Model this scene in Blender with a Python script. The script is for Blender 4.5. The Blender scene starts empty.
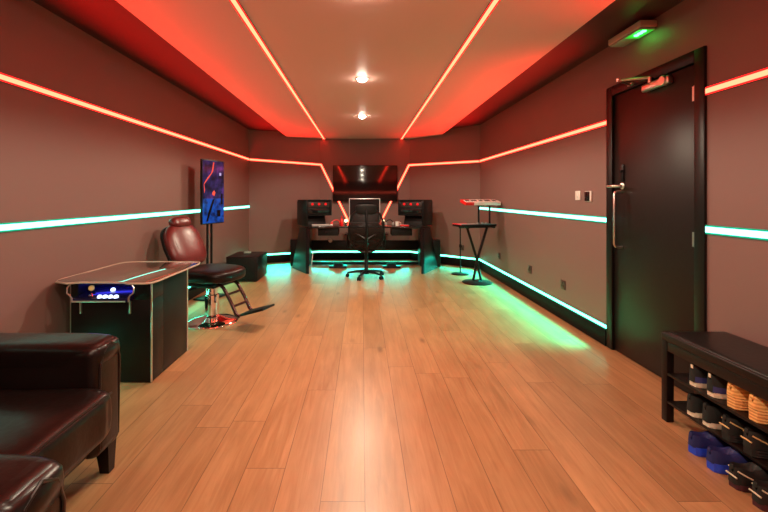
import bpy, bmesh, math, random
from mathutils import Vector, Matrix
random.seed(7)
PI = math.pi
col = bpy.context.scene.collection
CAMZ = 1.216

# ------------------------------------------------------------------ materials
def newmat(name):
    m = bpy.data.materials.new(name); m.use_nodes = True
    nt = m.node_tree
    return m, nt, nt.nodes['Principled BSDF']

def N(nt, t, **kw):
    n = nt.nodes.new(t)
    for k, v in kw.items(): setattr(n, k, v)
    return n

def pbr(name, color, rough=0.5, metal=0.0, coat=0.0, bump=0.0, bscale=60.0, var=0.0, spec=0.5, emit=None, es=0.0, sheen=0.0):
    m, nt, b = newmat(name)
    b.inputs['Base Color'].default_value = (*color, 1)
    b.inputs['Roughness'].default_value = rough
    b.inputs['Metallic'].default_value = metal
    b.inputs['Coat Weight'].default_value = coat
    b.inputs['Specular IOR Level'].default_value = spec
    if sheen: b.inputs['Sheen Weight'].default_value = sheen
    if emit:
        b.inputs['Emission Color'].default_value = (*emit, 1)
        b.inputs['Emission Strength'].default_value = es
    tc = N(nt, 'ShaderNodeTexCoord')
    if bump or var:
        nz = N(nt, 'ShaderNodeTexNoise'); nz.inputs['Scale'].default_value = bscale; nz.inputs['Detail'].default_value = 4
        nt.links.new(tc.outputs['Object'], nz.inputs['Vector'])
    if bump:
        bp = N(nt, 'ShaderNodeBump'); bp.inputs['Strength'].default_value = bump; bp.inputs['Distance'].default_value = 0.01
        nt.links.new(nz.outputs['Fac'], bp.inputs['Height']); nt.links.new(bp.outputs['Normal'], b.inputs['Normal'])
    if var:
        mx = N(nt, 'ShaderNodeMix', data_type='RGBA')
        mx.inputs[6].default_value = (*[c*(1-var) for c in color], 1)
        mx.inputs[7].default_value = (*[min(1, c*(1+var)) for c in color], 1)
        nt.links.new(nz.outputs['Fac'], mx.inputs[0]); nt.links.new(mx.outputs[2], b.inputs['Base Color'])
    return m

def emis(name, color, strength):
    m = bpy.data.materials.new(name); m.use_nodes = True; nt = m.node_tree
    nt.nodes.clear()
    o = N(nt, 'ShaderNodeOutputMaterial'); e = N(nt, 'ShaderNodeEmission')
    e.inputs[0].default_value = (*color, 1); e.inputs[1].default_value = strength
    nt.links.new(e.outputs[0], o.inputs[0])
    return m

def floor_mat():
    m, nt, b = newmat('oak planks'); L = nt.links
    tc = N(nt, 'ShaderNodeTexCoord'); sp = N(nt, 'ShaderNodeSeparateXYZ'); L.new(tc.outputs['Object'], sp.inputs[0])
    def M(op, a, bb=None, c=None):
        n = N(nt, 'ShaderNodeMath', operation=op)
        for i, v in enumerate((a, bb, c)):
            if v is None: continue
            if isinstance(v, (int, float)): n.inputs[i].default_value = v
            else: L.new(v, n.inputs[i])
        return n.outputs[0]
    W, LEN = 0.178, 1.75
    xs = M('DIVIDE', M('ADD', sp.outputs[0], 0.166+10*W), W)
    ci = M('FLOOR', xs); fx = M('FRACT', xs)
    wn = N(nt, 'ShaderNodeTexWhiteNoise', noise_dimensions='1D'); L.new(ci, wn.inputs['W'])
    ys = M('ADD', M('DIVIDE', sp.outputs[1], LEN), M('MULTIPLY', wn.outputs['Value'], 3.0))
    ri = M('FLOOR', ys); fy = M('FRACT', ys)
    cv = N(nt, 'ShaderNodeCombineXYZ'); L.new(ci, cv.inputs[0]); L.new(ri, cv.inputs[1])
    wn2 = N(nt, 'ShaderNodeTexWhiteNoise', noise_dimensions='3D'); L.new(cv.outputs[0], wn2.inputs['Vector'])
    # grain coordinates, shifted per plank
    g = N(nt, 'ShaderNodeCombineXYZ')
    L.new(M('MULTIPLY', sp.outputs[0], 16.0), g.inputs[0])
    L.new(M('MULTIPLY', sp.outputs[1], 1.1), g.inputs[1])
    L.new(M('MULTIPLY', wn2.outputs['Value'], 40.0), g.inputs[2])
    n1 = N(nt, 'ShaderNodeTexNoise'); n1.inputs['Scale'].default_value = 1.6; n1.inputs['Detail'].default_value = 8; n1.inputs['Roughness'].default_value = 0.62; n1.inputs['Distortion'].default_value = 1.3
    L.new(g.outputs[0], n1.inputs['Vector'])
    g2 = N(nt, 'ShaderNodeCombineXYZ')
    L.new(M('MULTIPLY', sp.outputs[0], 5.0), g2.inputs[0]); L.new(M('MULTIPLY', sp.outputs[1], 1.7), g2.inputs[1]); L.new(M('MULTIPLY', wn2.outputs['Value'], 17.0), g2.inputs[2])
    n2 = N(nt, 'ShaderNodeTexNoise'); n2.inputs['Scale'].default_value = 1.5; n2.inputs['Detail'].default_value = 3
    L.new(g2.outputs[0], n2.inputs['Vector'])
    cr = N(nt, 'ShaderNodeValToRGB'); L.new(n1.outputs['Fac'], cr.inputs[0])
    e = cr.color_ramp.elements
    e[0].position = 0.25; e[0].color = (0.30, 0.152, 0.064, 1)
    e[1].position = 0.72; e[1].color = (0.45, 0.252, 0.120, 1)
    hs = N(nt, 'ShaderNodeHueSaturation'); L.new(cr.outputs[0], hs.inputs['Color'])
    v = M('ADD', M('MULTIPLY', wn2.outputs['Value'], 0.26), 0.80)
    v = M('MULTIPLY', v, M('ADD', M('MULTIPLY', n2.outputs['Fac'], 0.5), 0.75))
    L.new(v, hs.inputs['Value'])
    # knots
    vo = N(nt, 'ShaderNodeTexVoronoi'); vo.inputs['Scale'].default_value = 1.0
    g3 = N(nt, 'ShaderNodeCombineXYZ'); L.new(M('MULTIPLY', sp.outputs[0], 5.2), g3.inputs[0]); L.new(M('MULTIPLY', sp.outputs[1], 1.8), g3.inputs[1])
    L.new(g3.outputs[0], vo.inputs['Vector'])
    kn = N(nt, 'ShaderNodeMapRange'); kn.inputs[1].default_value = 0.02; kn.inputs[2].default_value = 0.16; kn.inputs[3].default_value = 0.5; kn.inputs[4].default_value = 1.0
    L.new(vo.outputs['Distance'], kn.inputs[0])
    # gaps
    gx = M('GREATER_THAN', M('ABSOLUTE', M('SUBTRACT', fx, 0.5)), 0.5-0.0105)
    gy = M('GREATER_THAN', M('ABSOLUTE', M('SUBTRACT', fy, 0.5)), 0.5-0.0011)
    gap = M('MAXIMUM', gx, gy)
    gm = M('SUBTRACT', 1.0, M('MULTIPLY', gap, 0.5))
    tot = M('MULTIPLY', gm, kn.outputs[0])
    mx = N(nt, 'ShaderNodeMix', data_type='RGBA', blend_type='MULTIPLY'); mx.inputs[0].default_value = 1
    L.new(hs.outputs[0], mx.inputs[6])
    cc = N(nt, 'ShaderNodeCombineColor'); L.new(tot, cc.inputs[0]); L.new(tot, cc.inputs[1]); L.new(tot, cc.inputs[2])
    L.new(cc.outputs[0], mx.inputs[7]); L.new(mx.outputs[2], b.inputs['Base Color'])
    b.inputs['Roughness'].default_value = 0.3; b.inputs['Specular IOR Level'].default_value = 0.4
    rr = M('ADD', M('MULTIPLY', n1.outputs['Fac'], 0.18), 0.24); L.new(rr, b.inputs['Roughness'])
    bp = N(nt, 'ShaderNodeBump'); bp.inputs['Strength'].default_value = 0.12; bp.inputs['Distance'].default_value = 0.004
    L.new(M('SUBTRACT', n1.outputs['Fac'], gap), bp.inputs['Height']); L.new(bp.outputs['Normal'], b.inputs['Normal'])
    return m

def screen_mat():
    m, nt, b = newmat('portrait screen picture'); L = nt.links
    tc = N(nt, 'ShaderNodeTexCoord'); sp = N(nt, 'ShaderNodeSeparateXYZ'); L.new(tc.outputs['Object'], sp.inputs[0])
    nz = N(nt, 'ShaderNodeTexNoise'); nz.inputs['Scale'].default_value = 9; nz.inputs['Detail'].default_value = 5; L.new(tc.outputs['Object'], nz.inputs['Vector'])
    cr = N(nt, 'ShaderNodeValToRGB'); L.new(nz.outputs['Fac'], cr.inputs[0])
    cr.color_ramp.elements[0].position = .38; cr.color_ramp.elements[0].color = (.01, .008, .03, 1)
    cr.color_ramp.elements[1].position = .68; cr.color_ramp.elements[1].color = (.16, .05, .35, 1)
    x = cr.color_ramp.elements.new(.55); x.color = (.04, .03, .16, 1)
    cb = N(nt, 'ShaderNodeValToRGB'); L.new(nz.outputs['Fac'], cb.inputs[0])
    cb.color_ramp.elements[0].position = .36; cb.color_ramp.elements[0].color = (.0, .015, .10, 1)
    cb.color_ramp.elements[1].position = .56; cb.color_ramp.elements[1].color = (.01, .13, .75, 1)
    z = N(nt, 'ShaderNodeMath', operation='LESS_THAN'); L.new(sp.outputs[2], z.inputs[0]); z.inputs[1].default_value = -0.08
    mx = N(nt, 'ShaderNodeMix', data_type='RGBA'); L.new(z.outputs[0], mx.inputs[0]); L.new(cr.outputs[0], mx.inputs[6]); L.new(cb.outputs[0], mx.inputs[7])
    L.new(mx.outputs[2], b.inputs['Emission Color']); b.inputs['Emission Strength'].default_value = .55
    b.inputs['Base Color'].default_value = (.005, .005, .008, 1); b.inputs['Roughness'].default_value = .12
    return m

WALL = pbr('taupe wall paint', (0.20, 0.118, 0.104), 0.5, bump=0.05, bscale=180, var=0.03)
CEIL = pbr('pale ceiling paint', (0.86, 0.54, 0.49), 0.5, bump=0.03, bscale=120)
SOFF = pbr('dark soffit paint', (0.06, 0.012, 0.014), 0.5)
FLOOR = floor_mat()
SKIRT = pbr('black skirting', (0.004, 0.0035, 0.0035), 0.5, spec=.15)
DOORM = pbr('espresso door veneer', (0.009, 0.0045, 0.0035), 0.38, bump=0.04, bscale=30, var=0.2, spec=.35)
FRAMEM = pbr('black door frame', (0.004, 0.003, 0.0025), 0.35, spec=.3)
STEEL = pbr('brushed steel', (0.75, 0.72, 0.68), 0.28, metal=1)
CHROME = pbr('polished chrome', (0.85, 0.85, 0.85), 0.07, metal=1)
BLACK = pbr('satin black', (0.004, 0.004, 0.0045), 0.38, spec=.3)
BLACKM = pbr('matt black', (0.005, 0.005, 0.005), 0.6, spec=.25)
GLOSSB = pbr('gloss black', (0.008, 0.008, 0.009), 0.06, coat=0.6)
WHITEP = pbr('white plastic', (0.72, 0.70, 0.66), 0.4)
GREYP = pbr('grey plastic', (0.3, 0.3, 0.3), 0.4)
LEATHER = pbr('dark brown leather', (0.0075, 0.004, 0.0035), 0.30, bump=0.12, bscale=34, coat=0.0, var=0.15, spec=.34)
LEATHER2 = pbr('dark leather piping', (0.012, 0.007, 0.006), 0.35)
RLEATH = pbr('oxblood leather', (0.11, 0.012, 0.012), 0.33, bump=0.1, bscale=50, coat=0.1)
BLEATH = pbr('black vinyl', (0.008, 0.005, 0.004), 0.34, bump=0.08, bscale=50, spec=.25)
DWOOD = pbr('dark bench wood', (0.008, 0.0035, 0.0025), 0.38, bump=0.05, bscale=40, var=0.25, spec=.25)
RED_CORE = emis('red led core', (1.0, 0.110, 0.052), 7)
RED_CORE2 = emis('red ceiling led core', (1.0, 0.029, 0.013), 28)
RED_BLOOM = emis('red bloom edge', (1.0, 0.012, 0.010), 3)  # dimmer diffuser edge that also stands in for bloom round the strip
TEAL_CORE = emis('teal led core', (0.26, 1.0, 0.78), 4.5)
TEAL_BLOOM = emis('teal bloom edge', (0.01, 1.0, 0.5), 0.5)  # bloom beside the teal core, drawn as a faint glowing band
TEAL_FLOOR = emis('teal low led core', (0.10, 1.0, 0.55), 9)
LAMP = emis('warm lamp', (1.0, 0.84, 0.66), 130)
REDLED = emis('small red indicator', (1.0, 0.02, 0.02), 0.9)
WARMLED = emis('small warm light', (1.0, 0.75, 0.4), 5)
BLUELED = emis('blue led', (0.05, 0.05, 1.0), 6)
WBUTTON = emis('lit button', (0.55, 0.65, 1.0), 4)
GREENLED = emis('green exit led', (0.05, 1.0, 0.12), 14)
CHANNEL = pbr('aluminium led channel', (0.25, 0.25, 0.25), 0.5, metal=0.6)

# ------------------------------------------------------------------ mesh helpers
def nb(): return bmesh.new()

def box(bm, c, s, bev=0.0, rot=None, seg=2):
    t = bmesh.new()
    bmesh.ops.create_cube(t, size=1.0)
    for v in t.verts: v.co = Vector((v.co.x*s[0], v.co.y*s[1], v.co.z*s[2]))
    if bev: bmesh.ops.bevel(t, geom=list(t.edges), offset=bev, segments=seg, profile=0.5, affect='EDGES')
    M = Matrix.Translation(c) @ (rot.to_4x4() if rot else Matrix.Identity(4))
    bmesh.ops.transform(t, matrix=M, verts=t.verts)
    merge(bm, t)
    return bm

def merge(bm, t):
    me = bpy.data.meshes.new('tmp'); t.to_mesh(me); t.free(); bm.from_mesh(me); bpy.data.meshes.remove(me)

def tube(bm, pts, r, seg=10, closed=False, caps=True):
    pts = [Vector(p) for p in pts]; n = len(pts)
    rs = r if isinstance(r, (list, tuple)) else [r]*n
    rings = []; up = None
    for i, p in enumerate(pts):
        if closed: d = (pts[(i+1) % n]-pts[i-1]).normalized()
        else: d = (pts[min(i+1, n-1)]-pts[max(i-1, 0)]).normalized()
        if up is None:
            up = Vector((0, 0, 1)) if abs(d.z) < .9 else Vector((1, 0, 0))
        up = (up-d*up.dot(d)).normalized(); sd = d.cross(up)
        rings.append([bm.verts.new(p+(up*math.cos(a)+sd*math.sin(a))*rs[i]) for a in [2*PI*k/seg for k in range(seg)]])
    m = n if closed else n-1
    for i in range(m):
        A, B = rings[i], rings[(i+1) % n]
        for k in range(seg): bm.faces.new((A[k], A[(k+1) % seg], B[(k+1) % seg], B[k]))
    if caps and not closed:
        bm.faces.new(rings[0][::-1]); bm.faces.new(rings[-1])
    return bm

def lathe(bm, prof, seg=32, c=(0, 0, 0), M=None):
    """prof: list of (radius, z)"""
    c = Vector(c); rings = []
    f = (lambda p: M @ p + c) if M else (lambda p: p + c)
    for r, z in prof:
        if r < 1e-5: rings.append([bm.verts.new(f(Vector((0, 0, z))))])
        else: rings.append([bm.verts.new(f(Vector((r*math.cos(2*PI*k/seg), r*math.sin(2*PI*k/seg), z)))) for k in range(seg)])
    for A, B in zip(rings, rings[1:]):
        for k in range(seg):
            k2 = (k+1) % seg
            if len(A) == 1 and len(B) == 1: continue
            if len(A) == 1: bm.faces.new((A[0], B[k], B[k2]))
            elif len(B) == 1: bm.faces.new((A[k], A[k2], B[0]))
            else: bm.faces.new((A[k], A[k2], B[k2], B[k]))
    if len(rings[0]) > 1: bm.faces.new(rings[0][::-1])
    if len(rings[-1]) > 1: bm.faces.new(rings[-1])
    return bm

def prism(bm, poly, vec, bev=0.0):
    """poly: 3D points of one face, extruded by vec"""
    t = bmesh.new(); vec = Vector(vec)
    a = [t.verts.new(Vector(p)) for p in poly]; b = [t.verts.new(Vector(p)+vec) for p in poly]
    t.faces.new(a); t.faces.new(b[::-1]); n = len(a)
    for i in range(n): t.faces.new((a[i], b[i], b[(i+1) % n], a[(i+1) % n]))
    bmesh.ops.recalc_face_normals(t, faces=t.faces)
    if bev: bmesh.ops.bevel(t, geom=list(t.edges), offset=bev, segments=2, profile=0.5, affect='EDGES')
    merge(bm, t); return bm

def puff(bm, c, s, e1=0.5, e2=0.5, rot=None, nu=28, nv=16, fn=None):
    """superellipsoid cushion, half sizes s"""
    def sg(v, e): return math.copysign(abs(v)**e, v)
    t = bmesh.new(); rows = []
    for j in range(nv+1):
        ph = -PI/2+PI*j/nv
        if j in (0, nv):
            rows.append([t.verts.new(Vector((0, 0, s[2]*sg(math.sin(ph), e1))))])
            continue
        rows.append([t.verts.new(Vector((s[0]*sg(math.cos(ph), e1)*sg(math.cos(2*PI*i/nu), e2),
                                         s[1]*sg(math.cos(ph), e1)*sg(math.sin(2*PI*i/nu), e2),
                                         s[2]*sg(math.sin(ph), e1)))) for i in range(nu)])
    for A, B in zip(rows, rows[1:]):
        for k in range(nu):
            k2 = (k+1) % nu
            if len(A) == 1: t.faces.new((A[0], B[k2], B[k]))
            elif len(B) == 1: t.faces.new((A[k], A[k2], B[0]))
            else: t.faces.new((A[k], A[k2], B[k2], B[k]))
    if fn:
        for v in t.verts: v.co = fn(v.co)
    M = Matrix.Translation(c) @ (rot.to_4x4() if rot else Matrix.Identity(4))
    bmesh.ops.transform(t, matrix=M, verts=t.verts)
    bmesh.ops.recalc_face_normals(t, faces=t.faces)
    merge(bm, t); return bm

def obj(name, bm, mat, parent=None, smooth=True, angle=40, loc=None):
    me = bpy.data.meshes.new(name)
    bmesh.ops.recalc_face_normals(bm, faces=bm.faces) if smooth is not None else None
    bm.to_mesh(me); bm.free()
    mats = mat if isinstance(mat, (list, tuple)) else [mat]
    for m in mats: me.materials.append(m)
    if smooth:
        for p in me.polygons: p.use_smooth = True
        me.set_sharp_from_angle(angle=math.radians(angle))
    o = bpy.data.objects.new(name, me); col.objects.link(o)
    if parent: o.parent = parent
    if loc: o.location = loc
    return o

def tag(o, label=None, cat=None, group=None, kind=None):
    if label: o['label'] = label
    if cat: o['category'] = cat
    if group: o['group'] = group
    if kind: o['kind'] = kind
    return o

def thing(name, label, cat, loc=(0, 0, 0), rz=0, group=None):
    o = bpy.data.objects.new(name, None); col.objects.link(o)
    o.empty_display_size = .1
    o.location = loc; o.rotation_euler = (0, 0, rz)
    return tag(o, label, cat, group)

def copy_tree(o, parent=None):
    c = o.copy(); col.objects.link(c); c.parent = parent
    for ch in list(o.children): copy_tree(ch, c)
    return c

def RX(a): return Matrix.Rotation(a, 3, 'X')
def RY(a): return Matrix.Rotation(a, 3, 'Y')
def RZ(a): return Matrix.Rotation(a, 3, 'Z')

# ------------------------------------------------------------------ room
LX, RX_, YF, H = -2.05, 2.0, -3.0, 2.436
PL = [(LX, YF), (LX, 7.38), (-.815, 7.9), (.93, 7.9), (RX_, 6.9), (RX_, YF)]
RAFT = 2.346
T = .12
b = nb(); box(b, (0, 2.5, -.05), (4.6, 11.6, .1)); tag(obj('floor', b, FLOOR), kind='structure')
b = nb(); box(b, (0, 2.5, H+.05), (4.6, 11.6, .1)); tag(obj('ceiling', b, SOFF), kind='structure')
b = nb(); box(b, (LX-T/2, (YF+7.5)/2, H/2), (T, 7.5-YF+.1, H)); tag(obj('wall_left', b, WALL), kind='structure')
# right wall with the door opening
DY0, DY1, DZ = 2.36, 3.31, 2.095
b = nb()
box(b, (RX_+T/2, (DY1+7.0)/2, H/2), (T, 7.0-DY1, H))
box(b, (RX_+T/2, (YF+DY0)/2, H/2), (T, DY0-YF, H))
box(b, (RX_+T/2, (DY0+DY1)/2, (DZ+H)/2), (T, DY1-DY0, H-DZ))
tag(obj('wall_right', b, WALL, smooth=False), kind='structure')
b = nb(); box(b, (0, YF-T/2, H/2), (4.3, T, H)); tag(obj('wall_front', b, WALL), kind='structure')
b = nb()
# faceted rear wall: left canted, centre and right canted panels in one piece
q = [(LX, 7.38), (-.815, 7.9), (.93, 7.9), (RX_, 6.9), (RX_+.25, 7.0), (1.2, 8.15), (-1.2, 8.15), (LX-.25, 7.5)]
prism(b, [(x, y, 0) for x, y in q], (0, 0, H)); tag(obj('wall_back', b, WALL, smooth=False), kind='structure')
# pale lowered ceiling panel
def facet_y(x):
    if x < -.815: return 7.38+(x-LX)/(-.815-LX)*.52
    if x > .93: return 7.9-(x-.93)/(RX_-.93)*1.0
    return 7.9
EL, ER = -1.417, 1.455
q = [(EL, YF+.005), (EL, facet_y(EL)-.004), (-.815, 7.896), (.93, 7.896), (ER, facet_y(ER)-.004), (ER, YF+.005)]
b = nb(); prism(b, [(x, y, RAFT) for x, y in q], (0, 0, H-RAFT-.002)); tag(obj('ceiling_panel', b, CEIL, smooth=False), kind='structure')

def skirting(name, path):
    b = nb()
    for (x0, y0), (x1, y1) in zip(path, path[1:]):
        d = Vector((x1-x0, y1-y0, 0)); L = d.length; d.normalize()
        n = Vector((d.y, -d.x, 0))           # towards the room (path runs clockwise seen from above)
        c = Vector(((x0+x1)/2, (y0+y1)/2, .07))+n*.011
        box(b, c, (L, .018, .136), .003, rot=RZ(math.atan2(d.y, d.x)))
    return tag(obj(name, b, SKIRT), kind='structure')
skirting('baseboard_left', [(LX, YF+.02), (LX, 7.38)])
skirting('baseboard_back', [(LX+.005, 7.38), (-.815, 7.9), (.93, 7.9), (RX_-.005, 6.9)])
skirting('baseboard_right', [(RX_, 6.9), (RX_, DY1+.005)])
skirting('baseboard_near', [(RX_, DY0-.005), (RX_, YF+.02)])

# ------------------------------------------------------------------ LED strips
def strip(name, label, path, normals, core, edge, w=.028, e=.009):
    """path of 3D points on wall surfaces; normals: room-side normal of each segment"""
    pts = [Vector(p) for p in path]; ns = [Vector(n).normalized() for n in normals]
    ups = [ns[i].cross((pts[i+1]-pts[i]).normalized()) for i in range(len(ns))]
    U, NN = [], []
    for i in range(len(pts)):
        if i == 0: U.append(ups[0]); NN.append(ns[0])
        elif i == len(pts)-1: U.append(ups[-1]); NN.append(ns[-1])
        else:
            u = (ups[i-1]+ups[i]).normalized()
            if (ns[i-1]-ns[i]).length > .01: u = Vector((0, 0, math.copysign(1, u.z)))
            U.append(u/max(.3, u.dot(ups[i])))
            n = (ns[i-1]+ns[i]).normalized(); NN.append(n/max(.3, n.dot(ns[i])))
    def lay(b, a0, a1, off, mi=0):
        rows = [(b.verts.new(p+u*a0+n*off), b.verts.new(p+u*a1+n*off)) for p, u, n in zip(pts, U, NN)]
        for A, B in zip(rows, rows[1:]):
            f = b.faces.new((A[0], A[1], B[1], B[0])); f.material_index = mi
    root = thing(name, label, 'led light', tuple(pts[0]))
    off = -pts[0]
    ch = nb()
    hw = w/2+e
    rows = []
    for p, u, n in zip(pts, U, NN):
        rows.append([ch.verts.new(p+off+u*s*(hw+.001)+n*d) for s, d in ((-1, .0005), (1, .0005), (1, .0075), (-1, .0075))])
    for A, B in zip(rows, rows[1:]):
        for k in range(4): ch.faces.new((A[k], A[(k+1) % 4], B[(k+1) % 4], B[k]))
    ch.faces.new(rows[0]); ch.faces.new(rows[-1][::-1])
    obj('led_channel', ch, CHANNEL, root, smooth=False)
    pts = [p+off for p in pts]
    d = nb()
    lay(d, -w/2, w/2, .009, 0)
    lay(d, w/2, hw, .0088, 1); lay(d, -hw, -w/2, .0088, 1)  # side bands imitate the bloom
    me = bpy.data.meshes.new('diffuser'); d.to_mesh(me); d.free(); me.materials.append(core); me.materials.append(edge)
    o = bpy.data.objects.new('diffuser', me); col.objects.link(o); o.parent = root
    return root
nL, nR, nB = (1, 0, 0), (-1, 0, 0), (0, -1, 0)
nBL = (.52, -1.235, 0); nBR = (-1.0, -1.07, 0)
c_ = CAMZ
strip('red_led_strip', 'long red LED strip running high along the left wall',
      [(LX, YF, c_+.68), (LX, 7.375, c_+.68)], [nL], RED_CORE, RED_BLOOM)
strip('red_led_strip', 'bent red LED strip on the back wall slanting down left of the television',
      [(LX+.012, 7.385, c_+.68), (-.815, 7.9, c_+.628), (-.795, 7.9, c_+.626), (-.20, 7.9, c_-.60)], [nBL, nB, nB], RED_CORE, RED_BLOOM)
strip('red_led_strip', 'long red LED strip high on the right wall from corner to door',
      [(RX_, DY1, c_+.606), (RX_, 6.895, c_+.606)], [nR], RED_CORE, RED_BLOOM)
strip('red_led_strip', 'bent red LED strip on the back wall slanting down right of the television',
      [(RX_-.012, 6.911, c_+.606), (.93, 7.9, c_+.618), (.91, 7.9, c_+.618), (.305, 7.9, c_-.60)], [nBR, nB, nB], RED_CORE, RED_BLOOM)
# the right-hand strips run the other way: normals stay room-side
strip('red_led_strip', 'short red LED strip on the right wall between the door and the photo edge',
      [(RX_, YF, c_+.613), (RX_, DY0, c_+.613)], [nR], RED_CORE, RED_BLOOM)
strip('red_led_strip', 'red LED strip across the wall behind the camera', [(RX_-.02, YF, c_+.64), (LX+.02, YF, c_+.64)], [(0, 1, 0)], RED_CORE, RED_BLOOM)
strip('teal_led_strip', 'white-green LED strip at mid height on the left wall, passing behind the portrait screen',
      [(LX, YF, c_-.174), (LX, 7.38, c_-.174)], [nL], TEAL_CORE, TEAL_BLOOM, w=.034)
strip('teal_led_strip', 'white-green LED strip at mid height on the right wall from the corner to the door',
      [(RX_, DY1, c_-.188), (RX_, 6.9, c_-.188)], [nR], TEAL_CORE, TEAL_BLOOM, w=.034)
strip('teal_led_strip', 'white-green LED strip at mid height on the right wall above the shoe bench',
      [(RX_, YF, c_-.188), (RX_, DY0, c_-.188)], [nR], TEAL_CORE, TEAL_BLOOM, w=.034)
strip('teal_led_strip', 'low green-white LED strip on top of the black skirting round the room',
      [(LX, YF, .156), (LX, 7.38, .156), (-.815, 7.9, .156), (.93, 7.9, .156), (RX_, 6.9, .156), (RX_, DY1, .156)],
      [nL, nBL, nB, nBR, nR], TEAL_FLOOR, TEAL_BLOOM, w=.026, e=.006)
strip('ceiling_led_strip', 'red LED strip recessed along the ceiling, left of the downlights', [(-.735, YF+.01, RAFT), (-.735, 7.88, RAFT)], [(0, 0, -1)], RED_CORE2, RED_BLOOM)
strip('ceiling_led_strip', 'red LED strip recessed along the ceiling, right of the downlights', [(.765, YF+.01, RAFT), (.765, 7.88, RAFT)], [(0, 0, -1)], RED_CORE2, RED_BLOOM)

# area lights added over the LED tapes: wall ones lean up, skirting ones down
def beam(root, p0, p1, nrm, tilt, spread, color, watt):
    p0, p1, n = Vector(p0), Vector(p1), Vector(nrm).normalized()
    d = (p1-p0); L_ = d.length; d.normalize()
    n = (n-d*n.dot(d)).normalized(); aim = (n*math.cos(tilt)+Vector((0, 0, 1))*math.sin(tilt)).normalized()
    L = bpy.data.lights.new('added beam', 'AREA'); L.shape = 'RECTANGLE'; L.size = L_-.02; L.size_y = .010
    L.energy = watt*L_; L.color = color; L.spread = math.radians(spread)
    o = bpy.data.objects.new('added_beam', L); col.objects.link(o); o.parent = root
    z = -aim; x = d; y = z.cross(x)
    M = Matrix((x, y, z)).transposed().to_4x4(); M.translation = (p0+p1)/2+(n*.006+Vector((0, 0, .030)) if tilt > 0 else n*.014)-Vector(root.location)
    o.matrix_local = M
RC = (1.0, .004, .006); TC = (.0, 1.0, .70)
ro = bpy.data.objects
RW, RT, RS, TW = 6.2, .80, 80, 4.0
beam(ro['red_led_strip'], (LX, YF, c_+.68), (LX, 7.375, c_+.68), nL, RT, RS, RC, RW)
beam(ro['red_led_strip.001'], (LX, 7.38, c_+.68), (-.815, 7.9, c_+.628), nBL, RT, RS, RC, RW*.45)
beam(ro['red_led_strip.002'], (RX_, DY1, c_+.606), (RX_, 6.895, c_+.606), nR, RT, RS, RC, RW)
beam(ro['red_led_strip.003'], (RX_, 6.9, c_+.606), (.93, 7.9, c_+.618), nBR, RT, RS, RC, RW*.45)
beam(ro['red_led_strip.004'], (RX_, YF, c_+.613), (RX_, DY0, c_+.613), nR, RT, RS, RC, RW)
ts_ = ro['teal_led_strip.003']
for a_, b2_, n_ in (((LX, YF), (LX, 7.38), nL), ((LX, 7.38), (-.815, 7.9), nBL), ((-.815, 7.9), (.93, 7.9), nB), ((.93, 7.9), (RX_, 6.9), nBR), ((RX_, 6.9), (RX_, DY1), nR)):
    beam(ts_, (*a_, .156), (*b2_, .156), n_, -.42, 62, TC, TW*(2.6 if n_ is nR else .55))

# ------------------------------------------------------------------ downlights
dl_lab = ['round ceiling downlight cut by the top edge of the photo', 'bright round ceiling downlight, middle of the row above the floor',
          'small round ceiling downlight farthest back, nearest the wall screen']
def make_downlight():
    r = thing('downlight', 'round recessed ceiling downlight', 'ceiling light', (0, 0, RAFT), 0, 'ceiling downlights')
    bz = nb(); lathe(bz, [(.045, -.001), (.066, -.001), (.066, -.004), (.060, -.007), (.046, -.007)], 32)
    obj('bezel', bz, WHITEP, r)
    ln = nb(); lathe(ln, [(.045, -.003), (.043, -.012), (.036, -.022), (.022, -.030), (0, -.033)], 28)
    obj('lens', ln, LAMP, r)
    return r
dl0 = make_downlight()
for i, (x, y) in enumerate([(0, 2.2), (0, 3.88), (0.005, 5.68), (0, .45), (0, -1.5)]):
    o = dl0 if i == 0 else copy_tree(dl0)
    o.location = (x, y, RAFT)
    o['label'] = dl_lab[i] if i < 3 else 'round ceiling downlight behind the camera, out of the photo'
    L = bpy.data.lights.new('downlight lamp', 'SPOT'); L.energy = [62, 98, 62, 44, 44][i]; L.color = (1.0, .84, .62)
    L.spot_size = math.radians(157); L.spot_blend = .22; L.shadow_soft_size = .045
    lo = bpy.data.objects.new('lamp', L); col.objects.link(lo); lo.location = (0, 0, -.045); lo.parent = o

# ------------------------------------------------------------------ door
door = bpy.data.objects.new('door_1', None); col.objects.link(door); door.location = (RX_, 0, 0); door['kind'] = 'structure'
b = nb()
FW = .075
box(b, (.03, DY1-FW/2+.0, DZ/2), (.09, FW, DZ), .004)
box(b, (.03, DY0+FW/2, DZ/2), (.09, FW, DZ), .004)
box(b, (.03, (DY0+DY1)/2, DZ-FW/2), (.09, DY1-DY0-2*FW+.002, FW), .004)
obj('door_frame', b, FRAMEM, door)
LY0, LY1, LZ = DY0+FW+.003, DY1-FW-.003, DZ-FW-.004
b = nb(); box(b, (.026, (LY0+LY1)/2, LZ/2+.004), (.045, LY1-LY0, LZ-.006), .002)
leaf = obj('door_leaf', b, DOORM, door)
X0 = .0035   # leaf face
for z in (1.84, .96, .25):
    b = nb(); tube(b, [(X0-.008, LY0-.002, z-.045), (X0-.008, LY0-.002, z+.045)], .008, 12); box(b, (X0-.001, LY0+.014, z), (.003, .03, .088))
    obj('hinge', b, STEEL, door)
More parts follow.
